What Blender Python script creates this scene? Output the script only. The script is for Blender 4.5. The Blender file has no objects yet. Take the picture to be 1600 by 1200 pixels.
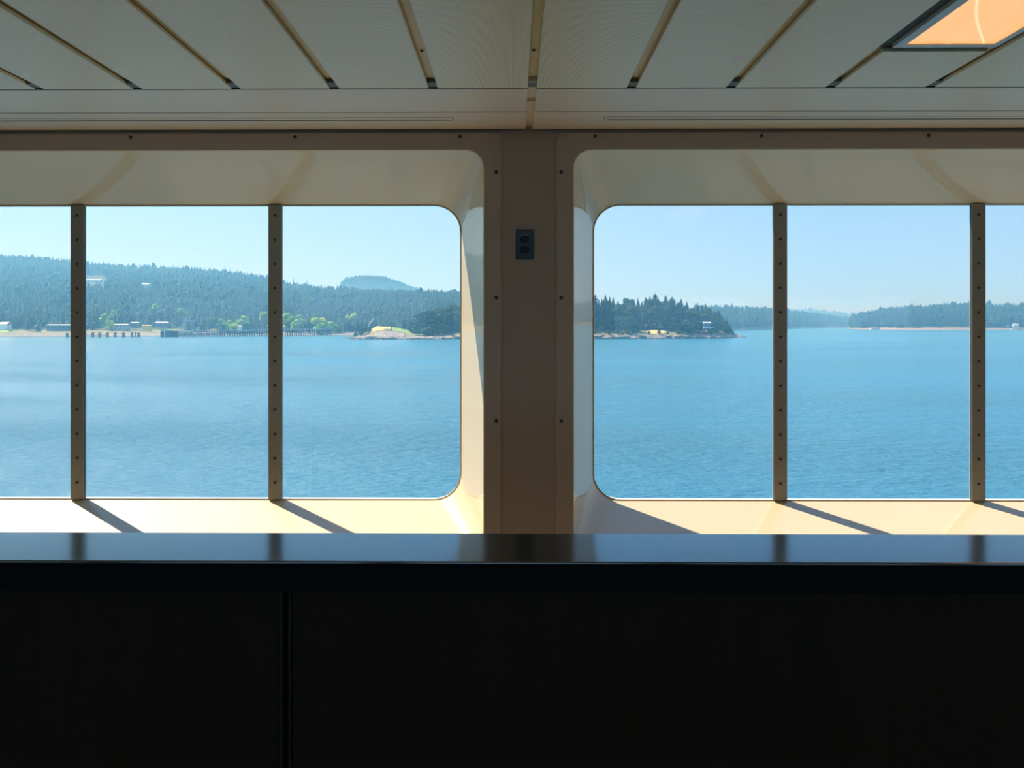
import bpy, bmesh, math, random
import numpy as np
from mathutils import Vector, noise as mnoise
R = math.radians
random.seed(7); rng = np.random.default_rng(7)
C = bpy.context.scene.collection
EYE = 1.5          # eye height above the deck
SEA = EYE - 14.0   # sea level
F = 1200.0; CX, CY = 792.5, 506.0; YAW = R(0.5)
SY, CYW = math.sin(YAW), math.cos(YAW)

# ---------------------------------------------------------------- camera
cam = bpy.data.cameras.new('camera'); camo = bpy.data.objects.new('camera', cam); C.objects.link(camo)
cam.sensor_width = 36; cam.lens = 36 * F / 1600
camo.location = (0, 0, EYE); camo.rotation_euler = (R(90), 0, YAW)
cam.shift_x = (800 - CX) / 1600; cam.shift_y = -(600 - CY) / 1600
cam.clip_start = 0.05; cam.clip_end = 30000
bpy.context.scene.camera = camo

def W(px, py, Y):
    """point seen at a pixel of the photograph, at distance Y from the viewer across the deck"""
    r = (px - CX) / F; u = -(py - CY) / F
    dx = r * CYW - SY; dy = r * SY + CYW; t = Y / dy
    return Vector((dx * t, Y, EYE + u * t))
def WX(px, Y): return W(px, CY, Y).x
def YofZ(py, z, px=800):
    u = -(py - CY) / F; t = (z - EYE) / u
    return t * ((px - CX) / F * SY + CYW)

# ---------------------------------------------------------------- tagging
def tag(o, label=None, cat=None, group=None, kind=None):
    if label: o['label'] = label
    if cat: o['category'] = cat
    if group: o['group'] = group
    if kind: o['kind'] = kind
    return o
def empty(name, loc=(0, 0, 0)):
    o = bpy.data.objects.new(name, None); C.objects.link(o); o.location = loc; o.empty_display_size = .1
    return o

class MB:
    """collects simple solids, then links them as one mesh object"""
    def __init__(s): s.bm = bmesh.new()
    def box(s, x0, x1, y0, y1, z0, z1, bev=0, mi=0, seg=2):
        t = bmesh.new()
        bmesh.ops.create_cube(t, size=1)
        for v in t.verts:
            v.co = Vector(((x0 + x1) / 2 + v.co.x * (x1 - x0), (y0 + y1) / 2 + v.co.y * (y1 - y0), (z0 + z1) / 2 + v.co.z * (z1 - z0)))
        if bev: bmesh.ops.bevel(t, geom=t.edges[:], offset=bev, segments=seg, affect='EDGES', profile=.5)
        s.merge(t, mi); return s
    def merge(s, t, mi=0, M=None):
        m = {}
        for v in t.verts: m[v] = s.bm.verts.new(M @ v.co if M else v.co)
        for f in t.faces:
            try: g = s.bm.faces.new([m[v] for v in f.verts]); g.material_index = mi; g.smooth = f.smooth
            except ValueError: pass
        t.free()
    def tube(s, p, q, r0, r1=None, n=8, mi=0):
        r1 = r0 if r1 is None else r1; p = Vector(p); q = Vector(q); d = (q - p).normalized()
        a = d.orthogonal().normalized(); b = d.cross(a)
        A = [s.bm.verts.new(p + (a * math.cos(k * 2 * math.pi / n) + b * math.sin(k * 2 * math.pi / n)) * r0) for k in range(n)]
        B = [s.bm.verts.new(q + (a * math.cos(k * 2 * math.pi / n) + b * math.sin(k * 2 * math.pi / n)) * r1) for k in range(n)]
        for k in range(n):
            f = s.bm.faces.new((A[k], A[(k + 1) % n], B[(k + 1) % n], B[k])); f.material_index = mi
        for L in (A[::-1], B):
            f = s.bm.faces.new(L); f.material_index = mi
        return s
    def loft(s, loops, close_u=True, cap=False, mi=0):
        V = [[s.bm.verts.new(p) for p in L] for L in loops]; n = len(V[0])
        for A, B in zip(V, V[1:]):
            for k in range(n if close_u else n - 1):
                f = s.bm.faces.new((A[k], A[(k + 1) % n], B[(k + 1) % n], B[k])); f.material_index = mi
        if cap:
            s.bm.faces.new(V[0][::-1]).material_index = mi; s.bm.faces.new(V[-1]).material_index = mi
        return s
    def build(s, name, mat, parent=None, loc=None, smooth=None):
        bmesh.ops.recalc_face_normals(s.bm, faces=s.bm.faces[:])
        me = bpy.data.meshes.new(name)
        if loc is not None:
            for v in s.bm.verts: v.co -= Vector(loc)
        s.bm.to_mesh(me); s.bm.free()
        for m in (mat if isinstance(mat, (list, tuple)) else [mat]): me.materials.append(m)
        if smooth:
            me.polygons.foreach_set('use_smooth', [True] * len(me.polygons)); me.set_sharp_from_angle(angle=R(smooth))
        o = bpy.data.objects.new(name, me); C.objects.link(o)
        if loc is not None: o.location = loc
        if parent:
            o.parent = parent
            if loc is not None: o.location = Vector(loc) - parent.location
        return o
def np_mesh(name, V, Fq, mats, mi=None, smooth=False):
    """V (n,3); Fq list of equal-length index rows"""
    me = bpy.data.meshes.new(name); V = np.asarray(V, dtype=np.float32); Fq = np.asarray(Fq, dtype=np.int32)
    k = Fq.shape[1]
    me.vertices.add(len(V)); me.vertices.foreach_set('co', V.ravel())
    me.loops.add(Fq.size); me.loops.foreach_set('vertex_index', Fq.ravel())
    me.polygons.add(len(Fq)); me.polygons.foreach_set('loop_start', np.arange(0, Fq.size, k, dtype=np.int32))
    for m in mats: me.materials.append(m)
    if mi is not None: me.polygons.foreach_set('material_index', np.asarray(mi, dtype=np.int32))
    if smooth: me.polygons.foreach_set('use_smooth', [True] * len(Fq))
    me.update(calc_edges=True); me.validate()
    o = bpy.data.objects.new(name, me); C.objects.link(o)
    return o

# ---------------------------------------------------------------- materials
class NT:
    def __init__(s, name):
        s.m = bpy.data.materials.new(name); s.m.use_nodes = True; s.t = s.m.node_tree; s.t.nodes.clear()
        s.out = s.n('ShaderNodeOutputMaterial')
    def n(s, typ, **kw):
        x = s.t.nodes.new(typ)
        for k, v in kw.items(): setattr(x, k, v)
        return x
    def l(s, a, b): s.t.links.new(a, b)
    def bsdf(s, **kw):
        b = s.n('ShaderNodeBsdfPrincipled')
        for k, v in kw.items():
            k = k.replace('_', ' ')
            b.inputs[k].default_value = (*v, 1) if isinstance(v, tuple) and len(v) == 3 else v
        s.l(b.outputs[0], s.out.inputs[0]); s.b = b; return b
    def pos(s, scale=(1, 1, 1), obj=False):
        m = s.n('ShaderNodeMapping'); m.inputs['Scale'].default_value = scale
        src = s.n('ShaderNodeTexCoord').outputs['Object'] if obj else s.n('ShaderNodeNewGeometry').outputs['Position']
        s.l(src, m.inputs[0]); return m.outputs[0]
    def noise(s, vec, scale, detail=3, rough=.55):
        x = s.n('ShaderNodeTexNoise'); x.inputs['Scale'].default_value = scale; x.inputs['Detail'].default_value = detail
        x.inputs['Roughness'].default_value = rough; s.l(vec, x.inputs['Vector']); return x.outputs['Fac']
    def ramp(s, fac, stops):
        x = s.n('ShaderNodeValToRGB'); e = x.color_ramp.elements
        while len(e) < len(stops): e.new(.5)
        for q, (p, c) in zip(e, stops):
            q.position = p; q.color = (*c, 1) if len(c) == 3 else c
        s.l(fac, x.inputs[0]); return x.outputs[0]
    def math(s, op, a, b=None, c=None):
        x = s.n('ShaderNodeMath', operation=op)
        for i, v in enumerate((a, b, c)):
            if v is None: continue
            if isinstance(v, (int, float)): x.inputs[i].default_value = v
            else: s.l(v, x.inputs[i])
        return x.outputs[0]
    def mix(s, fac, a, b):
        x = s.n('ShaderNodeMix', data_type='RGBA')
        for i, v in ((0, fac), (6, a), (7, b)):
            if isinstance(v, (int, float)): x.inputs[i].default_value = v
            elif isinstance(v, tuple): x.inputs[i].default_value = (*v, 1)
            else: s.l(v, x.inputs[i])
        return x.outputs[2]
    def bump(s, h, strength=.2, dist=.01, normal=None):
        x = s.n('ShaderNodeBump'); x.inputs['Strength'].default_value = strength; x.inputs['Distance'].default_value = dist
        s.l(h, x.inputs['Height'])
        if normal is not None: s.l(normal, x.inputs['Normal'])
        return x.outputs[0]

def plain(name, col, rough=.5, metal=0., var=.06, nscale=6, **kw):
    t = NT(name); b = t.bsdf(Roughness=rough, Metallic=metal, **kw)
    f = t.noise(t.pos(), nscale, 4)
    t.l(t.mix(f, tuple(c * (1 - var) for c in col), tuple(min(1, c * (1 + var)) for c in col)), b.inputs['Base Color'])
    return t.m

CREAM = (.95, .785, .535)
def gelcoat():
    t = NT('cream_gelcoat'); b = t.bsdf(Roughness=.5, Coat_Weight=1.0, Coat_Roughness=.012, Coat_IOR=1.5)
    p = t.pos(); f = t.noise(p, 1.5, 4)
    t.l(t.mix(f, tuple(c * .96 for c in CREAM), tuple(c * 1.03 for c in CREAM)), b.inputs['Base Color'])
    bp = t.bump(t.noise(p, 3.5, 2), .05, .02)
    t.l(bp, b.inputs['Coat Normal']); return t.m
M_LINER = gelcoat()
M_FLANGE = plain('cream_flange', (.56, .45, .38), .4)
M_WALL = plain('wall_laminate', (.47, .38, .32), .45, var=.03)
M_WALLD = plain('wall_interior', (.36, .30, .24), .6)
M_MULL = plain('brushed_mullion', (.42, .39, .33), .42, .25, nscale=20)
M_SCREW = plain('screw_metal', (.10, .085, .075), .35, .7)
M_GASKET = plain('glazing_bead', (.88, .87, .82), .4)
M_ALU = plain('aluminium_glazing_bar', (.42, .42, .40), .5)
M_BLACK = plain('black_rubber', (.015, .015, .018), .5)
def plank_mat(name, lines):
    t = NT(name); b = t.bsdf(Roughness=.38, IOR=1.45)
    p = t.pos(); f = t.noise(p, 2.2, 3)
    col = t.mix(f, (.90, .80, .60), (.94, .84, .64))
    if lines:
        v = t.n('ShaderNodeTexVoronoi', voronoi_dimensions='2D'); v.inputs['Randomness'].default_value = 0.0; v.inputs['Scale'].default_value = 1.0
        t.l(t.pos((230, 230, 1)), v.inputs['Vector'])
        hole = t.math('LESS_THAN', v.outputs['Distance'], .22)
        col = t.mix(hole, col, (.30, .30, .27))
    t.l(col, b.inputs['Base Color']); return t.m
M_PLANK = plank_mat('perforated_white_metal', True)
M_STRIP = plain('smooth_white_metal', (.84, .70, .55), .35, var=.03)
M_TRACK = plain('beige_track', (.80, .64, .36), .5)
M_TRACKEND = plain('grey_track_end', (.16, .16, .15), .6)
M_DARKSLOT = plain('dark_slot', (.02, .02, .02), .6)
M_FLOOR = plain('deck_vinyl', (.86, .73, .54), .5, var=.08)
def ledge_mat():
    t = NT('dark_glossy_laminate'); b = t.bsdf(Base_Color=(.010, .014, .020), Roughness=.10, IOR=2.35, Coat_Weight=.0)
    p = t.pos(); f = t.noise(t.pos((3, 60, 3)), 2, 4)
    t.l(t.math('MULTIPLY_ADD', f, .06, .08), b.inputs['Roughness'])
    return t.m
M_LEDGE = ledge_mat()
M_EDGE = plain('matt_black_edging', (.010, .014, .020), .6, IOR=1.25)
def brown_panel():
    t = NT('dark_brown_laminate'); b = t.bsdf(Roughness=.5, IOR=1.3)
    f = t.noise(t.pos((9, 9, .7)), 3, 5)
    t.l(t.mix(f, (.032, .022, .017), (.050, .033, .023)), b.inputs['Base Color']); return t.m
M_PANEL = brown_panel()
M_JOINT = plain('dark_joint', (.012, .014, .018), .3)
M_STEEL = plain('outlet_steel', (.075, .10, .125), .35, .6)
M_SOCKET = plain('outlet_black', (.008, .012, .018), .35)
M_LAMPFRAME = plain('lamp_frame_metal', (.55, .60, .62), .35)
def diffuser():
    t = NT('lamp_diffuser'); b = t.bsdf(Base_Color=(.3, .2, .12), Roughness=.4)
    sep = t.n('ShaderNodeSeparateXYZ'); t.l(t.n('ShaderNodeNewGeometry').outputs['Position'], sep.inputs[0])
    x, y = sep.outputs[0], sep.outputs[1]
    wob = t.math('MULTIPLY', t.math('SINE', t.math('MULTIPLY', y, 14.0)), .006)       # bright line of a crease across the sheet, put into the emission colour
    d = t.math('ADD', t.math('MULTIPLY', t.math('SUBTRACT', x, 1.068), .842), t.math('MULTIPLY', t.math('SUBTRACT', y, 1.78), -.540))
    d = t.math('ABSOLUTE', t.math('ADD', d, wob))
    g = t.math('MAXIMUM', t.math('SUBTRACT', 1.0, t.math('MULTIPLY', d, 190.0)), 0.0)
    f = t.noise(t.pos((3, 1.2, 1)), 3, 2)
    c = t.mix(f, (.98, .40, .12), (1.0, .52, .23))
    t.l(t.mix(g, c, (1.15, .74, .42)), b.inputs['Emission Color']); b.inputs['Emission Strength'].default_value = .88
    return t.m
M_DIFF = diffuser()
def glass():
    t = NT('window_glass')
    tr = t.n('ShaderNodeBsdfTransparent'); tr.inputs[0].default_value = (.985, .995, .992, 1)
    gl = t.n('ShaderNodeBsdfGlossy'); gl.inputs['Roughness'].default_value = .0
    fr = t.n('ShaderNodeFresnel'); bf = t.n('ShaderNodeNewGeometry').outputs['Backfacing']      # same Fresnel on both faces of the pane
    t.l(t.math('MULTIPLY_ADD', bf, 1 / 1.35 - 1.35, 1.35), fr.inputs[0])
    mx = t.n('ShaderNodeMixShader'); t.l(fr.outputs[0], mx.inputs[0]); t.l(tr.outputs[0], mx.inputs[1]); t.l(gl.outputs[0], mx.inputs[2])
    t.l(mx.outputs[0], t.out.inputs[0]); return t.m
M_GLASS = glass()

def foliage(name, a, b, c, scale=.35):
    t = NT(name); s = t.bsdf(Roughness=.75); s.inputs['Specular IOR Level'].default_value = .15
    oi = t.n('ShaderNodeObjectInfo').outputs['Random']
    f = t.noise(t.pos(), scale, 3, .7)
    g = t.noise(t.pos(), .012, 3, .6)
    fac = t.math('ADD', t.math('MULTIPLY', f, .5), t.math('ADD', t.math('MULTIPLY', oi, .14), t.math('MULTIPLY', g, .48)))
    t.l(t.ramp(fac, [(.32, a), (.52, b), (.75, c)]), s.inputs['Base Color'])
    return t.m
M_FIR = foliage('fir_needles', (.005, .021, .009), (.015, .045, .015), (.06, .105, .025))
M_BROAD = foliage('broad_leaves', (.012, .036, .012), (.033, .08, .02), (.09, .15, .035), .5)
M_LIME = foliage('lime_leaves', (.13, .26, .035), (.26, .42, .05), (.42, .56, .08), .6)
M_YELL = foliage('yellow_green_leaves', (.24, .34, .02), (.42, .52, .03), (.60, .66, .06), .6)
M_BARK = plain('bark', (.07, .05, .04), .9)
M_PALE = plain('bleached_wood', (.8, .8, .76), .8)
def ground():
    """bare rock near the waterline, dry grass and turf above it, dark forest floor higher up"""
    t = NT('shore_ground'); b = t.bsdf(Roughness=.9)
    p = t.pos(); geo = t.n('ShaderNodeNewGeometry'); sep = t.n('ShaderNodeSeparateXYZ'); t.l(geo.outputs['Position'], sep.inputs[0])
    h = t.math('SUBTRACT', sep.outputs['Z'], SEA)
    n1 = t.noise(p, .12, 5, .65); n2 = t.noise(t.pos((1, 1, 4)), .35, 5, .7)
    rock = t.ramp(n2, [(.30, (.10, .085, .075)), (.48, (.24, .21, .17)), (.62, (.44, .39, .31)), (.8, (.26, .24, .21))])
    dry = t.ramp(n1, [(.35, (.34, .25, .10)), (.6, (.16, .20, .06))])
    hh = t.math('ADD', h, t.math('MULTIPLY', n1, 4.0))
    f1 = t.math('SMOOTH_MIN', t.math('MAXIMUM', t.math('MULTIPLY', t.math('SUBTRACT', hh, 5.0), .8), 0.0), 1.0, .1)
    f2 = t.math('MINIMUM', t.math('MAXIMUM', t.math('MULTIPLY', t.math('SUBTRACT', hh, 8.0), .5), 0.0), 1.0)
    dark = t.math('LESS_THAN', h, .5)
    c = t.mix(f2, t.mix(f1, rock, dry), (.035, .06, .025))
    c = t.mix(dark, c, (.05, .05, .045))
    t.l(c, b.inputs['Base Color'])
    t.l(t.bump(n2, .8, 1.5), b.inputs['Normal'])
    return t.m
M_GROUND = ground()
def turf():
    t = NT('green_turf'); b = t.bsdf(Roughness=.9)
    t.l(t.ramp(t.noise(t.pos(), .15, 4), [(.35, (.30, .40, .08)), (.65, (.20, .34, .08))]), b.inputs['Base Color']); return t.m
M_TURF = turf()
def dryrock():
    t = NT('tan_rock'); b = t.bsdf(Roughness=.9)
    n = t.noise(t.pos((1, 1, 2.5)), .45, 6, .7)
    t.l(t.ramp(n, [(.28, (.08, .07, .08)), (.42, (.26, .22, .18)), (.6, (.47, .40, .31)), (.8, (.32, .28, .24))]), b.inputs['Base Color'])
    t.l(t.bump(n, .9, 1.2), b.inputs['Normal']); return t.m
M_ROCK = dryrock()
M_DRY = plain('dry_grass', (.62, .45, .14), .9, var=.3, nscale=.2)
M_CONC = plain('weathered_concrete', (.42, .44, .45), .8)
M_TIMBER = plain('dark_pier_timber', (.06, .06, .075), .85, var=.3, nscale=1)
M_TIMBERP = plain('creosoted_fender_timber', (.09, .06, .09), .85, var=.3, nscale=1)
M_WHITE = plain('white_paint', (.80, .82, .82), .5)
M_PALEROOF = plain('pale_roofing', (.62, .66, .70), .6)
M_PINKROOF = plain('terracotta_roofing', (.62, .42, .36), .7)
M_DARKWALL = plain('dark_cladding', (.12, .14, .20), .8)
M_YELLOW = plain('yellow_paint', (.75, .52, .12), .6)
M_RED = plain('red_paint', (.55, .14, .14), .6)
M_DKGLASS = plain('dark_glazing', (.02, .03, .05), .15)

def water():
    t = NT('sea_water'); b = t.bsdf(Roughness=.2, IOR=1.33)
    big = t.noise(t.pos((.35, 1.6, 1)), .012, 3, .5)         # wind lanes
    mid = t.noise(t.pos((.7, 1.5, 1)), .22, 4, .6)
    fine = t.noise(t.pos((.8, 1.8, 1)), .9, 5, .62)
    ff = t.noise(t.pos((1, 1.8, 1)), 3.0, 3, .6)
    lanes = t.ramp(big, [(.38, (.45,) * 3), (.62, (1.0,) * 3)])
    h = t.math('ADD', t.math('MULTIPLY', mid, 1.5), t.math('ADD', t.math('MULTIPLY', fine, .95), t.math('MULTIPLY', ff, .10)))
    h = t.math('MULTIPLY', h, lanes)
    t.l(t.bump(h, 1.0, 1.0), b.inputs['Normal'])
    t.l(t.mix(big, (.040, .205, .315), (.050, .235, .345)), b.inputs['Base Color'])
    return t.m
M_WATER = water()
def haze_mat():
    t = NT('sea_haze'); v = t.n('ShaderNodeVolumeScatter')
    v.inputs['Color'].default_value = (.21, .62, 1.0, 1); v.inputs['Density'].default_value = 4.3e-4; v.inputs['Anisotropy'].default_value = .35
    t.l(v.outputs[0], t.out.inputs['Volume']); return t.m
M_HAZE = haze_mat()

# ---------------------------------------------------------------- light
SUN = Vector((-1.65, 1.0, 2.4)).normalized()      # towards the sun
w = bpy.data.worlds.new('sky'); bpy.context.scene.world = w; w.use_nodes = True; nt = w.node_tree; nt.nodes.clear()
def wn(t, **k):
    x = nt.nodes.new(t)
    for a, b in k.items(): setattr(x, a, b)
    return x
tc = wn('ShaderNodeTexCoord'); sp = wn('ShaderNodeSeparateXYZ'); nt.links.new(tc.outputs['Generated'], sp.inputs[0])
def wramp(stops):
    r = wn('ShaderNodeValToRGB'); e = r.color_ramp.elements
    while len(e) < len(stops): e.new(.5)
    for q, (p, c) in zip(e, stops): q.position = p; q.color = (*c, 1)
    nt.links.new(sp.outputs['Z'], r.inputs[0]); return r
left = wramp([(0.0, (.60, .79, 1.0)), (.08, (.54, .75, .91)), (.16, (.46, .71, .87)), (.28, (.24, .55, .98)), (1.0, (.16, .38, .85))])
right = wramp([(0.0, (.42, .74, 1.05)), (.08, (.38, .65, .93)), (.15, (.33, .58, .85)), (.28, (.19, .48, .95)), (1.0, (.13, .33, .82))])
dt = wn('ShaderNodeVectorMath', operation='DOT_PRODUCT'); nt.links.new(tc.outputs['Generated'], dt.inputs[0])
hz = Vector((SUN.x, SUN.y, 0)).normalized(); dt.inputs[1].default_value = hz
mp = wn('ShaderNodeMapRange'); mp.inputs[1].default_value = 0.15; mp.inputs[2].default_value = .9
nt.links.new(dt.outputs['Value'], mp.inputs[0])
mx = wn('ShaderNodeMix', data_type='RGBA'); nt.links.new(mp.outputs[0], mx.inputs[0]); nt.links.new(right.outputs[0], mx.inputs[6]); nt.links.new(left.outputs[0], mx.inputs[7])
bg = wn('ShaderNodeBackground'); bg.inputs[1].default_value = 1.0; nt.links.new(mx.outputs[2], bg.inputs[0])
ow = wn('ShaderNodeOutputWorld'); nt.links.new(bg.outputs[0], ow.inputs[0])
sl = bpy.data.lights.new('sun', 'SUN'); so = bpy.data.objects.new('sun', sl); C.objects.link(so)
sl.energy = 7.6; sl.color = (1, .87, .69); sl.angle = R(.55)
so.rotation_euler = SUN.to_track_quat('Z', 'Y').to_euler(); so.location = (-20, 12, 30)

# ---------------------------------------------------------------- room shell
YW, YG = 2.97, 3.27
ZC = EYE + .75; YB = -5.0; XL, XR = -6.0, 6.2
def rrect(x0, x1, z0, z1, r, n=9):
    P = []
    for cx, cz, a0 in ((x1 - r, z1 - r, 0), (x0 + r, z1 - r, 90), (x0 + r, z0 + r, 180), (x1 - r, z0 + r, 270)):
        for k in range(n + 1):
            a = R(a0 + 90 * k / n); P.append((cx + r * math.cos(a), cz + r * math.sin(a)))
    return P
def loop(y, *a, **k): return [Vector((x, y, z)) for x, z in rrect(*a, **k)]

zgt = W(800, 321, YG).z; zgb = W(800, 780, YG).z
zot = W(800, 235.5, YW).z; zob = zgb - .125
# windows: (inner x0, x1, outer x0, x1, mullion x list)
m2, m1 = WX(120.5, YG - .019), WX(429.5, YG - .019)
p1 = m1 - m2
w1 = dict(ix1=WX(720, YG), ox1=WX(755, YW), mull=[m2 - p1, m2, m1])
w1['ix0'] = w1['mull'][0] - (w1['ix1'] - m1); w1['ox0'] = w1['ix0'] - (w1['ox1'] - w1['ix1'])
q1, q2 = WX(1219.5, YG - .019), WX(1529.5, YG - .019)
w2 = dict(ix0=WX(927, YG), ox0=WX(897, YW), mull=[q1, q2, 2 * q2 - q1])
w2['ix1'] = w2['mull'][2] + (q1 - w2['ix0']); w2['ox1'] = w2['ix1'] + (w2['ix0'] - w2['ox0'])

wall = MB()
hx = [(w1['ox0'] - .02, w1['ox1'] + .02), (w2['ox0'] - .02, w2['ox1'] + .02)]
hz0, hz1 = zob - .02, zot + .02
TW = YG + .035
for a, b in ((XL - .2, hx[0][0]), (hx[0][1], hx[1][0]), (hx[1][1], XR + .2)): wall.box(a, b, YW, TW, -.1, ZC + .3)
for a, b in hx:
    wall.box(a, b, YW, TW, -.1, hz0); wall.box(a, b, YW, TW, hz1, ZC + .3)
wf = wall.build('wall_front', M_WALL); tag(wf, 'beige window wall of the passenger cabin', 'wall', kind='structure')

def screw(parent, x, y, z, r=.0075, name='screw'):
    m = MB(); prof = [(0.0, 1.0), (.0022, .92), (.0042, .55), (.0048, .0001)]
    m.loft([[Vector((x + r * k * math.cos(a * math.pi / 6), y - d, z + r * k * math.sin(a * math.pi / 6))) for a in range(12)] for d, k in prof])
    m.box(x - r * .5, x + r * .5, y - .0052, y - .004, z - r * .10, z + r * .10); m.box(x - r * .10, x + r * .10, y - .0052, y - .004, z - r * .5, z + r * .5)
    o = m.build(name, M_SCREW, parent, smooth=40); return o

def make_window(idx, d, screws_top, screws_side, side_x, lab):
    root = MB()
    # hull plate closing the outside around the glass
    root.loft([loop(YG + .010, d['ox0'] - .03, d['ox1'] + .03, zob - .03, zot + .03, .001), loop(YG + .010, d['ix0'] - .002, d['ix1'] + .002, zgb - .002, zgt + .002, .115),
               loop(YG + .034, d['ix0'] - .002, d['ix1'] + .002, zgb - .002, zgt + .002, .115), loop(YG + .034, d['ox0'] - .03, d['ox1'] + .03, zob - .03, zot + .03, .001)])
    root = root.build('window_%d' % idx, M_WHITE, smooth=30); tag(root, lab, 'window', kind='structure')
    s = MB(); A = (d['ox0'], d['ox1'], zob, zot); B = (d['ix0'], d['ix1'], zgb, zgt)
    f = .069; Y0 = YW - .007
    L = [loop(YW, A[0] - f, A[1] + f, A[2] - f, A[3] + f, .03), loop(Y0 + .002, A[0] - f, A[1] + f, A[2] - f, A[3] + f, .03),
         loop(Y0, A[0] - f + .003, A[1] + f - .003, A[2] - f + .003, A[3] + f - .003, .028),
         loop(Y0, A[0] - .004, A[1] + .004, A[2] - .004, A[3] + .004, .072)]
    fl = s.loft(L).build('flange', M_FLANGE, root, smooth=30)
    s = MB(); L = [loop(Y0, A[0] - .004, A[1] + .004, A[2] - .004, A[3] + .004, .072)]
    for k, off in ((.004, .0045), (.3, .0022), (1, .0)): pass
    L.append(loop(Y0 + .0012, A[0] - .0012, A[1] + .0012, A[2] - .0012, A[3] + .0012, .070)); L.append(loop(Y0 + .004, *A, .070))
    N = 12
    for k in range(1, N + 1):
        t = k / N; b = -.003 * math.sin(math.pi * t)       # slight belly
        g = [A[i] + (B[i] - A[i]) * t for i in range(4)]
        L.append(loop(Y0 + .004 + (YG - .004 - Y0 - .004) * t, g[0] + b, g[1] - b, g[2] + b * .3, g[3] - b, .070 + (.115 - .070) * t))
    ln = s.loft(L).build('reveal_liner', M_LINER, root, smooth=40)
    s = MB(); e = .0022
    L = [loop(YG - .004, B[0], B[1], B[2], B[3], .115), loop(YG - .010, B[0] + e * .3, B[1] - e * .3, B[2] + e * .3, B[3] - e * .3, .114),
         loop(YG - .010, B[0] + e, B[1] - e, B[2] + e, B[3] - e, .112), loop(YG + .001, B[0] + e, B[1] - e, B[2] + e, B[3] - e, .112)]
    s.loft(L).build('glazing_bead', M_GASKET, root, smooth=30)
    xs = [d['ix0'] - .004] + d['mull'] + [d['ix1'] + .004]
    for a, b in zip(xs, xs[1:]):
        MB().box(a, b, YG + .002, YG + .008, zgb - .004, zgt + .004).build('glass_pane', M_GLASS, root)
    for x in d['mull']:
        hw = .0285
        s = MB(); s.box(x - hw, x + hw, YG - .019, YG - .0155, zgb + .001, zgt - .001, .001, 0)
        s.box(x - hw + .0015, x + hw - .0015, YG - .0155, YG - .005, zgb + .001, zgt - .001, 0, 1)
        s.box(x - hw + .001, x + hw - .001, YG - .005, YG + .0008, zgb + .001, zgt - .001, 0, 2)
        m = s.build('mullion', [M_MULL, M_BLACK, M_ALU], root)
        for k in range(12):
            z = W(800, 755 - 38.1 * k, YG - .019).z
            screw(m, x, YG - .019, z, .0065, 'bolt')
    for x in screws_top: screw(fl, x, Y0, W(800, 213, Y0).z)
    for z in screws_side: screw(fl, side_x, Y0, z)
    return root
Ys = YW - .007
sz = [W(800, y, Ys).z for y in (269, 465, 658)]
pitch = WX(461, Ys) - WX(204, Ys)
make_window(1, w1, [WX(p, Ys) for p in (204, 461, 719)] + [WX(204, Ys) - pitch * k for k in (1, 2, 3)], sz, WX(775.5, Ys), 'long cabin window left of the beige pillar')
make_window(2, w2, [WX(p, Ys) for p in (930, 1190, 1451)] + [WX(1451, Ys) + pitch * k for k in (1, 2)], sz, WX(877, Ys), 'long cabin window right of the beige pillar')

# other walls, floor
tag(MB().box(XL - .2, XR + .2, YB - .2, TW, -.12, 0).build('floor', M_FLOOR), 'cabin deck floor', 'floor', kind='structure')
tag(MB().box(XL - .2, XL, YB, YW, 0, ZC + .3).build('wall_left', M_WALLD), 'left cabin wall', 'wall', kind='structure')
tag(MB().box(XR, XR + .2, YB, YW, 0, ZC + .3).build('wall_right', M_WALLD), 'right cabin wall', 'wall', kind='structure')
bw = MB(); bw.box(XL, XR, YB - .2, YB, 0, 1.15); bw.box(XL, XR, YB - .2, YB, 1.9, ZC + .3)
for k in range(6):
    x = XL + (XR - XL) * k / 5; bw.box(max(XL, x - .2), min(XR, x + .2), YB - .2, YB, 1.15, 1.9)
tag(bw.build('wall_back', M_WALLD), 'rear cabin wall with windows to the other side', 'wall', kind='structure')

# ---------------------------------------------------------------- ceiling
G0 = WX(831.5, YofZ(138, ZC)) ; PW = (WX(1143, YofZ(138, ZC)) - WX(217, YofZ(138, ZC))) / 6; GW = .0285
Y1 = YofZ(138.5, ZC); Y2 = YofZ(175, ZC); Y3 = YofZ(202, ZC)
ceil = MB().box(XL, XR, YB, YW, ZC + .018, ZC + .12).build('ceiling', M_TRACK); tag(ceil, 'planked metal cabin ceiling', 'ceiling', kind='structure')
FX = (G0 + 3 * PW + GW * .15, G0 + 4 * PW - GW * .15); FY1 = YofZ(80, ZC); FY0 = FY1 - 1.22
s = MB(); k0 = int((XL - G0) / PW) ; k1 = int((XR - G0) / PW)
for k in range(k0, k1):
    a, b = G0 + k * PW + GW / 2, G0 + (k + 1) * PW - GW / 2
    spans = [(YB + .01, Y1 - .004)] if k != 3 else [(YB + .01, FY0 - .012), (FY1 + .012, Y1 - .004)]
    for c, d in spans: s.box(a, b, c, d, ZC, ZC + .011, .0015, 0, 1)
s.build('perforated_planks', M_PLANK, ceil)
s = MB()
for k in range(k0, k1):
    a, b = G0 + k * PW - GW / 2, G0 + k * PW + GW / 2
    s.box(a - .001, b + .001, Y1 - .052, Y1 - .003, ZC + .004, ZC + .0175)
s.build('track_ends', M_TRACKEND, ceil)
s = MB()
cg = (G0 - GW / 2, G0 + GW / 2)
for a, b in ((XL + .01, cg[0]), (cg[1], XR - .01)): s.box(a, b, Y1 + .004, Y2 - .003, ZC, ZC + .017, .0015, 0, 1)
s.build('edge_strip', M_STRIP, ceil)
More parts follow.
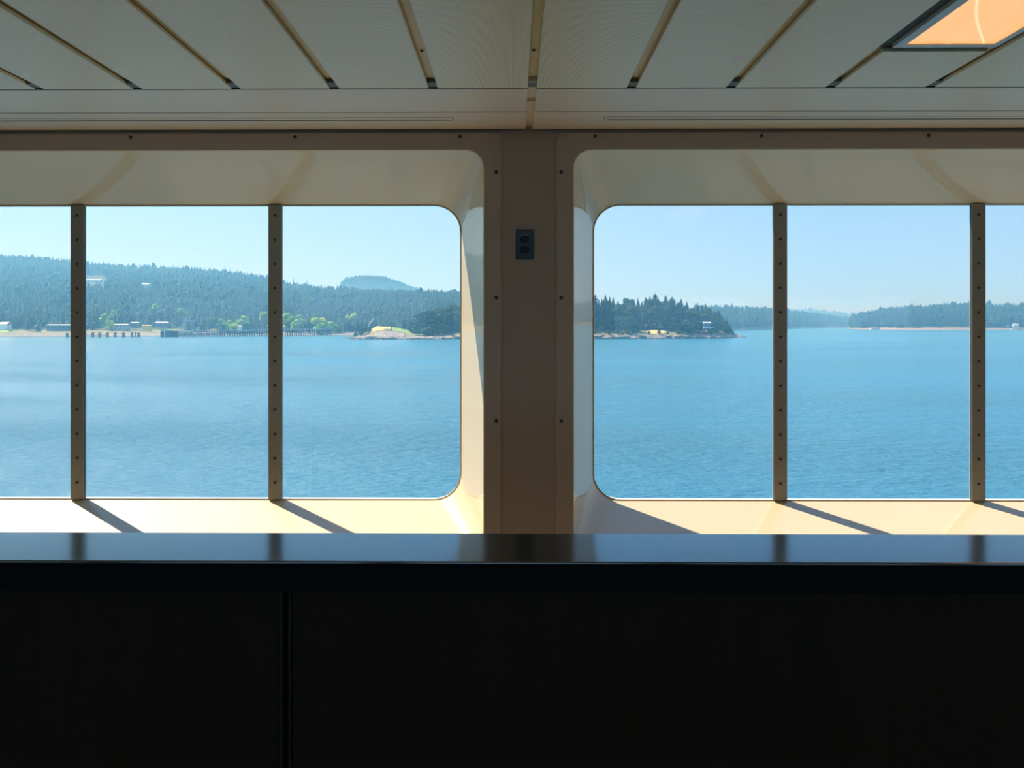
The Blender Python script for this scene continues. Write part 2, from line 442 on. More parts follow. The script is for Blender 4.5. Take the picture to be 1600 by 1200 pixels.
# outermost strip with a long narrow slot
Ya = YofZ(187.5, ZC); Yb = YofZ(183, ZC); sx = (WX(704, Ya), WX(948, Ya))
s = MB()
for a, b in ((XL + .01, cg[0]), (cg[1], XR - .01)):
    if b < 1: e = (a, sx[0]); f = (sx[0], b)
    else: e = (sx[1], b); f = (a, sx[1])
    s.box(a, b, Y2 + .003, Ya - .006, ZC, ZC + .017, .001, 0, 1); s.box(a, b, Ya + .006, Y3 - .003, ZC, ZC + .017, .001, 0, 1)
    s.box(f[0], f[1], Ya - .0065, Ya + .0065, ZC + .0001, ZC + .017)
for_slots = [(Y1 - .004, Y1 + .004), (Y2 - .003, Y2 + .003)]
o = s.build('slotted_strip', M_STRIP, ceil)
s = MB()
for a, b in ((XL + .02, sx[0] + .012), (sx[1] - .012, XR - .02)):
    s.box(a, b, Yb - .0012, Yb + .0012, ZC - .0008, ZC)
    c = b if b < 1 else a
    s.box(c - .0012, c + .0012, Yb, Ya + .003, ZC - .0008, ZC)
s.build('slot_trim', plain('slot_trim_metal', (.26, .25, .23), .5), ceil)
m = MB(); m.box(XL, XR, Y2 - .02, YW, ZC + .0173, ZC + .0178)
for a, b in for_slots:
    m.box(XL, cg[0] - .0005, a + .0004, b - .0004, ZC + .0004, ZC + .016); m.box(cg[1] + .0005, XR, a + .0004, b - .0004, ZC + .0004, ZC + .016)
for a, b in ((XL, sx[0]), (sx[1], XR)): m.box(a, b, Ya - .0056, Ya + .0056, ZC + .0003, ZC + .016)
m.build('gap_shade_fill', M_DARKSLOT, ceil)  # black fill stands in for the shade inside slot, joints and wall gap
s = MB()
for y in (Y1 - .06, YofZ(160, ZC)): s.box(cg[0], cg[1], y - .003, y + .003, ZC + .002, ZC + .017)
s.box(cg[0], cg[1], Y1 - .003, YW, ZC + .014, ZC + .0172)
s.build('centre_joint_cover', M_STRIP, ceil)
def cscrew(x, y):
    m = MB(); m.tube((x, y, ZC + .0175), (x, y, ZC + .013), .005, .004, 10); m.build('track_screw', M_SCREW, ceil)
cscrew(WX(659, YofZ(78, ZC + .018)), YofZ(78, ZC + .018)); cscrew(WX(834, YofZ(77, ZC + .018)), YofZ(77, ZC + .018))

# ceiling light
lt = empty('ceiling_light', ((FX[0] + FX[1]) / 2, (FY0 + FY1) / 2, ZC)); tag(lt, 'long recessed ceiling light glowing warm orange, set between the planks', 'ceiling light')
def ring(m, o, i, z0, z1, zi):
    lo = lambda x0, x1, y0, y1, z: [Vector((x0, y0, z)), Vector((x1, y0, z)), Vector((x1, y1, z)), Vector((x0, y1, z))]
    m.loft([lo(*o, z1), lo(*o, z0), lo(*i, z0), lo(*i, zi)])
s = MB(); ring(s, (FX[0] + .022, FX[1] - .004, FY0 + .01, FY1 - .014), (FX[0] + .048, FX[1] - .022, FY0 + .03, FY1 - .034), ZC + .001, ZC + .012, ZC + .0035)
s.build('frame', M_LAMPFRAME, lt, loc=lt.location)
s = MB(); nx, ny = 24, 40; x0, x1, y0, y1 = FX[0] + .040, FX[1] - .014, FY0 + .022, FY1 - .026
rows = []
for j in range(ny + 1):
    rw = []
    for i in range(nx + 1):
        u = i / nx; v = j / ny; x = x0 + (x1 - x0) * u; y = y0 + (y1 - y0) * v
        bulge = -.010 * math.exp(-((u - (.45 + .12 * math.sin(v * 9))) / .05) ** 2) - .004 * math.sin(u * 9)
        rw.append(Vector((x, y, ZC + .0075 + bulge * .1)))
    rows.append(rw)
s.loft(rows, close_u=False)
s.build('diffuser', M_DIFF, lt, loc=lt.location, smooth=60)
s = MB(); s.box(FX[0] - .004, FX[1] + .004, FY0 - .012, FY1 + .012, ZC + .0125, ZC + .0175); s.build('housing', M_DARKSLOT, lt, loc=lt.location)

# ---------------------------------------------------------------- outlet on the pillar
ox = W(820, 382, YW); ou = empty('wall_outlet', (ox.x, YW, ox.z)); tag(ou, 'small dark steel double power outlet on the beige pillar between the windows', 'power outlet')
MB().box(ox.x - .035, ox.x + .035, YW - .006, YW, ox.z - .057, ox.z + .057, .003).build('cover_plate', M_STEEL, ou, loc=ou.location)
for dz in (.0195, -.0195):
    m = MB(); P = []
    for k in range(32):
        a = 2 * math.pi * k / 32; x = .0172 * math.cos(a); z = max(-.0135, min(.0135, .0172 * math.sin(a))); P.append((x, z))
    m.loft([[Vector((ox.x + x * q, YW - y, ox.z + dz + z * q)) for x, z in P] for y, q in ((.004, 1), (.0085, 1), (.0092, .93))], cap=True)
    for sx_ in (-.0055, .0055): m.box(ox.x + sx_ - .001, ox.x + sx_ + .001, YW - .0098, YW - .009, ox.z + dz - .001, ox.z + dz + .007, 0, 1)
    m.tube((ox.x, YW - .009, ox.z + dz - .008), (ox.x, YW - .0098, ox.z + dz - .008), .002, mi=1)
    m.build('socket', [M_SOCKET, M_BLACK], ou, loc=ou.location, smooth=30)
    m = MB(); r = .019
    arc = [(math.cos(R(a)), math.sin(R(a))) for a in range(35, 150, 8)]
    if dz > 0:
        m.loft([[Vector((ox.x + c * q, YW - y, ox.z + dz + z_ * q)) for c, z_ in arc] for y, q in ((.006, .0195), (.0085, .0190), (.0085, .0178), (.006, .0174))], close_u=False)
        m.build('socket_rim', plain('bright_rim', (.6, .62, .62), .3, .6), ou, loc=ou.location)
m = MB(); m.tube((ox.x, YW - .006, ox.z), (ox.x, YW - .0075, ox.z), .003); m.build('screw', M_SCREW, ou, loc=ou.location)

# ---------------------------------------------------------------- dark low partition with a glossy ledge
HC = .28; YP0 = F * HC / 372.; YP1 = F * HC / 327.
zt = EYE - HC
pt = empty('low_partition', (0, (YP0 + YP1) / 2, 0)); tag(pt, 'dark brown low partition with a glossy black top ledge in front of the windows', 'partition')
MB().box(-1.5, 1.5, YP0, YP1, zt - .036, zt, .002, seg=4).build('top_ledge', M_LEDGE, pt, loc=pt.location)
MB().box(-1.5, 1.5, YP0 - .0012, YP0 + .002, zt - .0355, zt - .0028).build('edge_band', M_EDGE, pt, loc=pt.location)
gx0, gx1 = WX(439, YP0 + .012), WX(456, YP0 + .012)
MB().box(-1.46, 1.46, YP0 + .03, YP1 - .012, .0, zt - .036).build('core', M_JOINT, pt, loc=pt.location)
for a, b in ((-1.46, gx0), (gx1, 1.46)):
    zb = zt - .255 if b < 0 else .09
    m = MB(); m.box(a, b, YP0 + .010, YP0 + .031, zb if b < 0 else .08, zt - .0365, .002)
    if b < 0: m.box(a, b, YP0 + .010, YP0 + .031, .08, zb - .006, .002)
    m.build('face_panel', M_PANEL, pt, loc=pt.location)
for x in (gx0 + .0015, gx1 - .0015):
    MB().box(x - .0015, x + .0015, YP0 + .008, YP0 + .031, .08, zt - .0365).build('joint_strip', plain('joint_metal', (.05, .06, .07), .35, .5), pt, loc=pt.location)
MB().box(-1.45, 1.45, YP0 + .02, YP0 + .03, 0, .08).build('plinth', M_JOINT, pt, loc=pt.location)

# ================================================================ outdoors
S = 9500
sea = np_mesh('sea', [(-S, -S, SEA), (S, -S, SEA), (S, S, SEA), (-S, S, SEA)], [(0, 1, 2, 3)], [M_WATER])
tag(sea, 'calm rippled blue sea', 'sea', kind='structure')
hb = MB().box(-S, S, 12, S - 10, SEA + .5, SEA + 150).build('sea_haze', M_HAZE)
tag(hb, 'thin pale blue haze over the strait and its shores', 'haze', kind='stuff')

def interp(x, pts):
    xs = [p[0] for p in pts]; ys = [p[1] for p in pts]
    return float(np.interp(x, xs, ys))
def fbm(x, y, s, o=0): return mnoise.fractal(Vector((x * s + o, y * s, 0)), 1.0, 2.0, 4)
class Land:
    """land rising from a shoreline, over a ridge and down behind; laid out by bearing"""
    def __init__(s, shore, ridge_y, ridge_top, tree_h, back, prof, rough=2.0, edge=None):
        s.shore, s.ridge_y, s.top, s.th, s.back, s.prof, s.rough, s.edge = shore, ridge_y, ridge_top, tree_h, back, prof, rough, edge
    def z(s, px, Y):
        y0 = interp(px, s.shore); y1 = interp(px, s.ridge_y); th = interp(px, s.th) if isinstance(s.th, list) else s.th
        H = (CY - interp(px, s.top)) / F * y1 + EYE - SEA - th
        H = max(H, 1.0)
        if s.edge: H *= interp(px, s.edge)
        t = (Y - y0) / (y1 - y0)
        if t < 0: h = t * 6
        elif t <= 1: h = H * interp(t, s.prof)
        else: h = H * max(0, 1 - (t - 1) * (y1 - y0) / s.back) - .3
        p = W(px, CY, Y)
        amp = s.rough * min(1, max(0, t * 6)) * (min(1, H / 15))
        return SEA + h + amp * fbm(p.x, p.y, .02) + .4 * s.rough * min(1, max(0, t * 25)) * min(1, H / 8) * fbm(p.x, p.y, .12, 9) 
    def mesh(s, name, px0, px1, nx, ny, mat, depth_t=None, fill=None):
        V = []; Fq = []
        ts = [-.03] + list(np.linspace(0, 1, ny) ** 1.25) + [1.15, 1.5, 2.0]
        for i in range(nx + 1):
            px = px0 + (px1 - px0) * i / nx; y0 = interp(px, s.shore); y1 = interp(px, s.ridge_y)
            for t in ts:
                if t <= 1: Y = y0 + (y1 - y0) * t
                else: Y = y1 + s.back * (t - 1)
                z = s.z(px, Y) if t >= 0 else SEA - 2
                if t >= 2: z = SEA - 2
                p = W(px, CY, Y); V.append((p.x, Y, z))
        n = len(ts)
        for i in range(nx):
            for j in range(n - 1): Fq.append((i * n + j, (i + 1) * n + j, (i + 1) * n + j + 1, i * n + j + 1))
        return np_mesh(name, V, Fq, mat if isinstance(mat, list) else [mat], smooth=True)

# ---- tree shapes
def conifer_mesh(name, seed, h=1.0, wid=.2, tiers=13, pts=15, mats=None, gaps=.0):
    """a tall evergreen: trunk plus whorls of drooping boughs with ragged tips; height 1"""
    rd = random.Random(seed); V = []; T = []; mi = []
    def tri(a, b, c, m): T.append((a, b, c)); mi.append(m)
    n = 6
    for k in range(n):
        a = 2 * math.pi * k / n; V.append((.014 * math.cos(a), .014 * math.sin(a), -.03))
    V.append((0, 0, .97))
    for k in range(n): tri(k, (k + 1) % n, n, 1)
    lean = (rd.uniform(-.02, .02), rd.uniform(-.02, .02))
    for i in range(tiers):
        f = i / (tiers - 1); zc = .10 + .82 * f ** .92
        prof = (1 - f) ** .8 * (.55 + .45 * min(1, (f + .06) / .22))
        rr = wid * prof * rd.uniform(.78, 1.18) + .010
        th = .085 * (1 - .45 * f) + .02
        c = len(V); V.append((lean[0] * f, lean[1] * f, zc + th)); off = rd.uniform(0, 6.28)
        sx, sy = rd.uniform(-.25, .25) * rr, rd.uniform(-.25, .25) * rr
        P = []
        for k in range(pts):
            a = off + 2 * math.pi * k / pts + rd.uniform(-.1, .1)
            r = rr * (rd.uniform(.82, 1.25) if k % 2 == 0 else rd.uniform(.42, .7))
            z = zc - th * (.55 if k % 2 == 0 else .1) * rd.uniform(.4, 1.3)
            P.append(len(V)); V.append((sx + r * math.cos(a), sy + r * math.sin(a), z))
        b = len(V); V.append((sx * .5, sy * .5, zc - th * .1))
        for k in range(pts):
            tri(c, P[k], P[(k + 1) % pts], 0); tri(b, P[(k + 1) % pts], P[k], 0)
    me_o = np_mesh(name, V, T, mats or [M_FIR, M_BARK], mi); return me_o
def broad_mesh(name, seed, mats, blobs=12, wid=.42, low=.18, leaves=700, size=1.0):
    """a rounded leafy tree: trunk, branches, lobed crown with loose leaf sprays; height 1"""
    rd = random.Random(seed); V = []; T = []; mi = []
    def add(vs, fs, m):
        o = len(V); V.extend(vs)
        for f in fs: T.append(tuple(o + i for i in f)); mi.append(m)
    def limb(p, q, r):
        p = Vector(p); q = Vector(q); d = (q - p).normalized(); a = d.orthogonal().normalized(); b = d.cross(a)
        vs = [tuple(p + (a * math.cos(k * 1.2566) + b * math.sin(k * 1.2566)) * r) for k in range(5)] + [tuple(q)]
        add(vs, [(k, (k + 1) % 5, 5) for k in range(5)], 1)
    limb((0, 0, -.03), (0, 0, .75), .03)
    t = bmesh.new(); bmesh.ops.create_icosphere(t, subdivisions=2, radius=1); IV = [v.co.copy() for v in t.verts]; IF = [[v.index for v in f.verts] for f in t.faces]; t.free()
    cs = []
    for i in range(blobs):
        a = rd.uniform(0, 6.28); z = rd.uniform(low + .14, .86); w_ = wid * (1 - abs(z - .5) * 1.1) * rd.uniform(.25, .8)
        c = Vector((w_ * math.cos(a), w_ * math.sin(a), z)); r = size * rd.uniform(.10, .19) * (1.15 - .4 * z); cs.append((c, r))
        limb((0, 0, .2), c, .012)
        o = rd.uniform(0, 99)
        add([tuple(c + Vector((v.x, v.y, v.z * .8)) * r * (1 + .8 * mnoise.noise(v * 2.6 + Vector((o, 0, 0))))) for v in IV], IF, 0)
    for i in range(leaves):
        c, r = rd.choice(cs); d = Vector((rd.gauss(0, 1), rd.gauss(0, 1), rd.gauss(0, .8))).normalized(); p = c + d * r * rd.uniform(.9, 1.45)
        e = [Vector((rd.uniform(-1, 1), rd.uniform(-1, 1), rd.uniform(-1, 1))  ) * .034 for _ in range(3)]
        add([tuple(p + q) for q in e], [(0, 1, 2)], 0)
    return np_mesh(name, V, T, mats, mi)
def proto(o):
    me = o.data; C.objects.unlink(o); bpy.data.objects.remove(o); return me
CON = [proto(conifer_mesh('conifer', 10 + k, wid=(.21, .27, .32, .24)[k], tiers=(14, 13, 11, 12)[k])) for k in range(4)]
DAR = [proto(broad_mesh('dark_tree', 40 + k, [M_BROAD, M_BARK], 24, .34, .12, 1800, .72)) for k in range(3)]
LIM = [proto(broad_mesh('lime_tree', 60 + k, [M_LIME, M_BARK], 16, .46, .10, 1200, .85)) for k in range(2)]
YEL = [proto(broad_mesh('yellow_tree', 70 + k, [M_YELL, M_BARK], 16, .5, .08, 1200, .85)) for k in range(2)]
def inst(name, me, loc, h, wscale=1.0):
    o = bpy.data.objects.new(name, me); C.objects.link(o); o.location = loc
    o.scale = (h * wscale, h * wscale, h); o.rotation_euler = (0, 0, random.uniform(0, 6.28)); return o

# ---- far forests: one mesh each
def tiny_templates():
    out = []
    for s_ in range(5):
        rd = random.Random(300 + s_); V = []; T = []
        if s_ < 4:
            for i in range(4):
                f = i / 3; zc = .12 + .62 * f; r = (.19 - .14 * f) * rd.uniform(.8, 1.2); c = len(V); V.append((0, 0, min(1, zc + .30 + .1 * (i == 3)))); o = rd.uniform(0, 6)
                for k in range(7):
                    q = r * (1.15 if k % 2 else .7) * rd.uniform(.8, 1.2); a = o + k * 6.283 / 7; V.append((q * math.cos(a), q * math.sin(a), zc - rd.uniform(0, .06)))
                for k in range(7): T.append((c, c + 1 + k, c + 1 + (k + 1) % 7))
        else:
            t = bmesh.new(); bmesh.ops.create_icosphere(t, subdivisions=1, radius=1)
            for q in range(3):
                o = len(V); cx, cy, cz, r = rd.uniform(-.16, .16), rd.uniform(-.16, .16), rd.uniform(.45, .8), rd.uniform(.18, .26)
                for v in t.verts: V.append((cx + v.co.x * r * rd.uniform(.8, 1.2), cy + v.co.y * r * rd.uniform(.8, 1.2), cz + v.co.z * r * rd.uniform(.8, 1.2)))
                for f in t.faces: T.append(tuple(o + v.index for v in f.verts))
            t.free()
        out.append((np.array(V), np.array(T)))
    return out
TT = tiny_templates()
def forest(name, spots, label, mat=M_FIR, broad=.12):
    """spots: (x, y, z, h, widthscale)"""
    Vs = []; Fs = []; off = 0
    for (x, y, z, h, ws) in spots:
        V, T = TT[4] if random.random() < broad else TT[random.randrange(4)]
        a = random.uniform(0, 6.28); c, s_ = math.cos(a), math.sin(a)
        Q = np.empty_like(V); Q[:, 0] = x + (V[:, 0] * c - V[:, 1] * s_) * h * ws; Q[:, 1] = y + (V[:, 0] * s_ + V[:, 1] * c) * h * ws; Q[:, 2] = z + V[:, 2] * h
        Vs.append(Q); Fs.append(T + off); off += len(V)
    o = np_mesh(name, np.concatenate(Vs), np.concatenate(Fs), [mat]); tag(o, label, 'forest', kind='stuff'); return o
def scatter(land, px0, px1, n, h0, h1, tmin=.04, tmax=1.02, ws=(.8, 1.2), clear=(), tpow=1.0):
    out = []
    for _ in range(n):
        px = random.uniform(px0, px1); t = tmin + (tmax - tmin) * random.random() ** tpow
        y0 = interp(px, land.shore); y1 = interp(px, land.ridge_y); Y = y0 + (y1 - y0) * t
        if any(a < px < b and c < t < d for a, b, c, d in clear): continue
        z = land.z(px, Y); p = W(px, CY, Y)
        if z < SEA + 1.5: continue
        h = random.uniform(h0, h1) * (1.25 if random.random() < .08 else 1)
        out.append((p.x, Y, z - .5, h, random.uniform(*ws)))
    return out

# 1. long hillside on the left
hill = Land(shore=[(-1200, 700), (-400, 780), (0, 815), (110, 830), (250, 860), (330, 900), (520, 930), (720, 900), (800, 900)],
            ridge_y=[(-1200, 1500), (-300, 1900), (0, 2000), (430, 1950), (560, 1750), (720, 1500), (800, 1500)],
            ridge_top=[(-1200, 372), (-600, 380), (-200, 390), (0, 399), (60, 403), (110, 408), (150, 412), (200, 416), (300, 420), (360, 425), (415, 433), (440, 440), (500, 449), (560, 453), (620, 453), (720, 455), (800, 470)],
            tree_h=15, back=900,
            prof=[(0, 0), (.004, .02), (.05, .05), (.12, .10), (.3, .32), (.6, .66), (.85, .92), (1, 1)], rough=3)
tag(hill.mesh('hill', -1200, 800, 220, 46, M_GROUND), 'long forested hill behind the ferry dock', 'hill', kind='structure')
def ground_hit(px, py):
    y0 = interp(px, hill.shore); y1 = interp(px, hill.ridge_y)
    for k in range(400):
        Y = y0 + (y1 - y0) * k / 400
        if hill.z(px, Y) >= W(px, py, Y).z: return Y, k / 400
    return y1, 1.0
YH1, TH1 = ground_hit(147, 441); YH2, TH2 = ground_hit(228, 446)
clear = [(132, 167, TH1 - .14, TH1 + .03), (220, 236, TH2 - .12, TH2 + .02), (-30, 40, 0, .05), (60, 118, 0, .06), (150, 290, 0, .07), (130, 165, .55, .68)]
sp_ = scatter(hill, -40, 760, 13500, 11, 19, .02, 1.01, clear=clear, tpow=.85) + scatter(hill, -40, 560, 700, 14, 25, .97, 1.02, (.55, .85)) + scatter(hill, 540, 760, 400, 10, 16, .97, 1.02, (.7, 1.0)) + scatter(hill, -1200, -40, 3500, 14, 22, .03, 1.02, (1, 1.6))
forest('hillside_forest', sp_, 'dense blue-green conifer forest covering the long hillside behind the dock')

# 2. faraway rounded mountain
mtn = Land(shore=[(480, 5200), (700, 5200)], ridge_y=[(480, 6000), (700, 6000)],
           ridge_top=[(480, 500), (522, 470), (530, 447), (534, 440), (541, 434), (555, 431), (580, 430), (602, 432), (620, 438), (640, 446), (665, 454), (700, 470)], tree_h=8, back=1500,
           prof=[(0, 0), (.5, .45), (.85, .9), (1, 1)], rough=2)
tag(mtn.mesh('mountain', 480, 700, 90, 20, M_GROUND), 'distant rounded blue mountain over the hill', 'mountain', kind='structure')
forest('mountain_forest', scatter(mtn, 500, 695, 3200, 12, 20, .35, 1.01, (1.2, 2)), 'hazy forest clothing the distant rounded mountain')

# 3. wooded island running behind the pillar
isl = Land(shore=[(540, 728), (552, 700), (600, 690), (680, 690), (725, 712), (800, 720), (925, 705), (1000, 712), (1060, 722), (1110, 735), (1140, 760), (1165, 800)],
           ridge_y=[(540, 735), (600, 725), (650, 760), (760, 850), (900, 860), (1000, 850), (1080, 850), (1120, 850), (1165, 830)],
           ridge_top=[(540, 530), (560, 524), (578, 516), (590, 511.5), (612, 510.5), (628, 514), (645, 518), (668, 519), (690, 514), (725, 500), (760, 492), (925, 489), (1030, 488), (1080, 496), (1120, 505), (1140, 514), (1165, 524)],
           tree_h=0, back=160,
           prof=[(0, 0), (.03, .12), (.08, .17), (.2, .28), (.5, .62), (1, 1)], rough=1.6, edge=[(540, .2), (552, .7), (570, 1), (1130, 1), (1150, .7), (1165, .1)])
tag(isl.mesh('island_shore', 538, 1168, 300, 40, M_GROUND), 'rocky island with tan shoreline', 'island', kind='structure')

# rocks along the island shore
def rock(px, Y, r, seed, mat=M_ROCK, flat=.5, dz=0.0):
    t = bmesh.new(); bmesh.ops.create_icosphere(t, subdivisions=3, radius=1)
    for v in t.verts:
        n = mnoise.fractal(v.co * 1.3 + Vector((seed * 3.1, 0, 0)), 1, 2, 4); v.co *= r * (1 + .45 * n); v.co.z *= flat; v.co.x *= 1.5
    p = W(px, CY, Y); z = isl.z(px, Y)
    m = MB(); m.merge(t)
    o = m.build('shore_rock', mat, loc=None); o.location = (p.x, Y, z + dz); return o
rk = [rock(px, interp(px, isl.shore) + random.uniform(.5, 4), random.uniform(1.5, 3.6), i) for i, px in enumerate([558, 566, 574, 583, 592, 603, 612, 622, 634, 645, 655, 664, 676, 688, 700, 712])]
for o in rk: tag(o, 'pale tan rock on the water edge of the islet left of the pillar', 'rock', 'rocks along the islet shore')
rk = [rock(px, interp(px, isl.shore) + random.uniform(.5, 5), random.uniform(1.4, 3.2), 50 + i) for i, px in enumerate([934, 948, 957, 967, 976, 990, 1002, 1015, 1030, 1043, 1058, 1072, 1086, 1099, 1110, 1121, 1132, 1143])]
for o in rk: tag(o, 'pale tan rock on the water edge of the headland right of the pillar', 'rock', 'rocks along the headland shore')
def patch(name, land, px0, px1, t0f, t1f, mat, label, cat, kind='structure', lift=.5, nx=30, ny=8):
    V = []; Fq = []
    for i in range(nx + 1):
        u = i / nx; px = px0 + (px1 - px0) * u
        for j in range(ny + 1):
            v = j / ny; t = t0f(u) + (t1f(u) - t0f(u)) * v
            y0 = interp(px, land.shore); y1 = interp(px, land.ridge_y); Y = y0 + (y1 - y0) * t
            e = 1 if 0 < i < nx and 0 < j < ny else -2.5
            V.append((W(px, CY, Y).x, Y, land.z(px, Y) + lift * e))
    for i in range(nx):
        for j in range(ny): Fq.append((i * (ny + 1) + j, (i + 1) * (ny + 1) + j, (i + 1) * (ny + 1) + j + 1, i * (ny + 1) + j + 1))
    o = np_mesh(name, V, Fq, [mat], smooth=True); tag(o, label, cat, kind=kind); return o
patch('islet_turf', isl, 612, 670, lambda u: .50 - .12 * u, lambda u: 1.02, M_TURF, 'green turf slope on top of the rocky islet', 'grass', 'stuff')
patch('islet_dry_grass', isl, 578, 613, lambda u: .55, lambda u: 1.0, M_DRY, 'golden dry grass on the knoll of the islet', 'grass', 'stuff', .9)
patch('headland_dry_grass', isl, 1004, 1050, lambda u: .07 + .02 * math.sin(u * 9), lambda u: .10 + .10 * math.sin(u * 3.14) * (1 - .5 * u), M_DRY, 'golden dry grass slope under the headland trees', 'grass', 'stuff', .6)
patch('islet_rock_face', isl, 584, 634, lambda u: .05, lambda u: .52 - .1 * u, M_ROCK, 'tan rock face below the turf of the islet', 'rock face', 'structure', .7)

def plant(land, px, t, me, h, name, label, group, ws=1.0, cat='tree', sink=.4):
    y0 = interp(px, land.shore); y1 = interp(px, land.ridge_y); Y = y0 + (y1 - y0) * t
    z = land.z(px, Y); p = W(px, CY, Y)
    o = inst(name, me, (p.x, Y, z - sink), h, ws); tag(o, label, cat, group); return o
# island skyline to aim tree tops at (photograph pixels)
skyR = [(925, 458), (945, 458), (958, 463), (975, 462), (990, 464), (1010, 460), (1024, 456), (1034, 462), (1042, 456), (1052, 463), (1062, 465), (1075, 468), (1090, 471), (1105, 474), (1120, 478), (1126, 485), (1136, 496), (1148, 510)]
skyL = [(560, 515), (630, 505), (645, 492), (655, 478), (670, 470), (690, 465), (725, 460)]
def place_isl(px, t, kinds, sky, label_c, label_b, group_c, group_b, jit):
    y0 = interp(px, isl.shore); y1 = interp(px, isl.ridge_y); Y = y0 + (y1 - y0) * t
    z = isl.z(px, Y); top = EYE + (CY - interp(px, sky)) / F * Y
    h = min(max((top - z) * jit, 5), 24)
    con = random.random() < kinds
    me = random.choice(CON if con else DAR)
    plant(isl, px, t, me, h, 'conifer_tree' if con else 'leafy_tree', label_c if con else label_b, group_c if con else group_b, random.uniform(.95, 1.35) * (.85 if con else .85))
for i in range(108):
    px = 922 + (1147 - 922) * ((i * .618034) % 1); row = i % 4
    t = (.86, .55, .28, .12)[row] + random.uniform(-.04, .04)
    if 1000 < px < 1056 and t < .2: t += .16
    if px > 1100: t = max(t, .3)
    place_isl(px, t, (.8, .7, .5, .45)[row], skyR, 'dark green conifer in the wood on the headland right of the pillar', 'rounded leafy tree in the wood on the headland right of the pillar',
              'conifers on the headland right of the pillar', 'leafy trees on the headland right of the pillar', (random.uniform(.72, 1.03), random.uniform(.7, .95), .7, .45)[row])
for px, t, h in ((930, .8, 22), (946, .85, 22), (958, .8, 20), (1024, .85, 24), (1040, .9, 24), (1050, .8, 22), (1064, .9, 21), (1073, .8, 21), (1090, .85, 20), (1103, .8, 19), (1124, .85, 18)):
    y0 = interp(px, isl.shore); y1 = interp(px, isl.ridge_y); Y = y0 + (y1 - y0) * t
    h = EYE + (CY - interp(px, skyR) + random.uniform(-1, 2)) / F * Y - isl.z(px, Y)
    plant(isl, px, t, random.choice(CON), max(8, h), 'conifer_tree', 'dark green conifer in the wood on the headland right of the pillar', 'conifers on the headland right of the pillar', 1.1)
for i in range(58):
    px = 642 + (760 - 642) * ((i * .618034) % 1); row = i % 3
    t = (.85, .6, .38)[row] + random.uniform(-.06, .06)
    if px < 680: t = max(t, .7)
    place_isl(px, t, (.7, .5, .4)[row], skyL, 'dark green conifer in the wood behind the islet left of the pillar', 'rounded leafy tree in the wood behind the islet left of the pillar',
              'conifers behind the islet', 'leafy trees behind the islet', (random.uniform(.85, 1.0), .8, .6)[row])
for px, t, h in ((556, .5, 6), (563, .6, 8), (570, .6, 8), (577, .7, 6), (668, .35, 7), (676, .30, 8), (684, .28, 9), (692, .3, 10)):
    plant(isl, px, t, random.choice(DAR), h, 'shrub', 'low dark shrub growing among the rocks of the islet', 'shrubs on the islet', 1.3, 'shrub')
for px, t, h in ((940, .12, 7), (952, .05, 5), (966, .06, 6), (973, .05, 4), (980, .06, 6), (992, .06, 7), (930, .06, 6), (936, .05, 6), (1014, .06, 4), (1030, .06, 5), (1044, .05, 4), (1060, .06, 6), (1082, .06, 7), (1092, .07, 6), (1110, .2, 7), (1120, .5, 8), (1133, .5, 9), (1140, .5, 7), (1070, .1, 5), (1098, .3, 7)):
    plant(isl, px, t, random.choice(DAR), h, 'shrub', 'low dark shrub growing above the headland rocks', 'shrubs on the headland', 1.3, 'shrub')
# undergrowth of the island
forest('island_undergrowth', [q for q in scatter(isl, 648, 1140, 700, 4, 9, .3, 1.3, (1.2, 1.8)) if True], 'dark undergrowth between the island trees', M_FIR, .7)
# marker post and bleached leaning trunk
p = W(611, CY, 712); z = isl.z(611, 712)
m = MB(); m.tube((p.x, p.y, z - .5), (p.x, p.y, z + 4.2), .22, .16); m.box(p.x - .4, p.x + .4, p.y - .1, p.y + .1, z + 3.4, z + 4.0)
tag(m.build('marker_post', M_TIMBER), 'dark marker post standing on the islet knoll', 'post')
a = W(577.5, 504.5, 735); b = W(584.5, 497.2, 735); g = isl.z(578, 735)
m = MB(); m.tube((a.x - 2.0, 735, g - 1), a, .22, .32); m.tube(a, b, .38, .18); m.tube(a.lerp(b, .5), a.lerp(b, .5) + Vector((1.5, 0, .3)), .12, .04)
tag(m.build('bleached_tree_trunk', M_PALE), 'slanting white bleached dead trunk above the islet shore', 'dead tree')

# house on the headland
def house(name, px, py, Y, wid, dep, hgt, roof, wallm, label, roofh=1.8, rotz=0, ext=0.0, cat='house', over=.5):
    p = W(px, py, Y); r = empty(name, (p.x, Y, p.z)); tag(r, label, cat); r.rotation_euler = (0, 0, rotz)
    m = MB(); m.box(-wid / 2, wid / 2, -dep / 2, dep / 2, -4 - ext, hgt); o = m.build('walls', wallm, r)
    m = MB(); w_, d_ = wid / 2 + over, dep / 2 + over
    A = [Vector((-w_, -d_, hgt)), Vector((-w_, 0, hgt + roofh)), Vector((-w_, d_, hgt))]; B = [Vector((w_, v.y, v.z)) for v in A]
    A2 = [v + Vector((0, 0, .25)) for v in A]; B2 = [v + Vector((0, 0, .25)) for v in B]
    va = [m.bm.verts.new(v) for v in A + A2[::-1]]; vb = [m.bm.verts.new(v) for v in B + B2[::-1]]
    m.bm.faces.new(va); m.bm.faces.new(vb[::-1])
    for k in range(6): m.bm.faces.new((va[k], va[(k + 1) % 6], vb[(k + 1) % 6], vb[k]))
    m.build('roof', roof, r)
    n = max(2, int(wid / 4))
    for k in range(n):
        x = -wid / 2 + wid * (k + .5) / n
        MB().box(x - .7, x + .7, -dep / 2 - .06, -dep / 2 + .05, hgt * .35, hgt * .8).build('window_pane', M_DKGLASS, r)
    return r
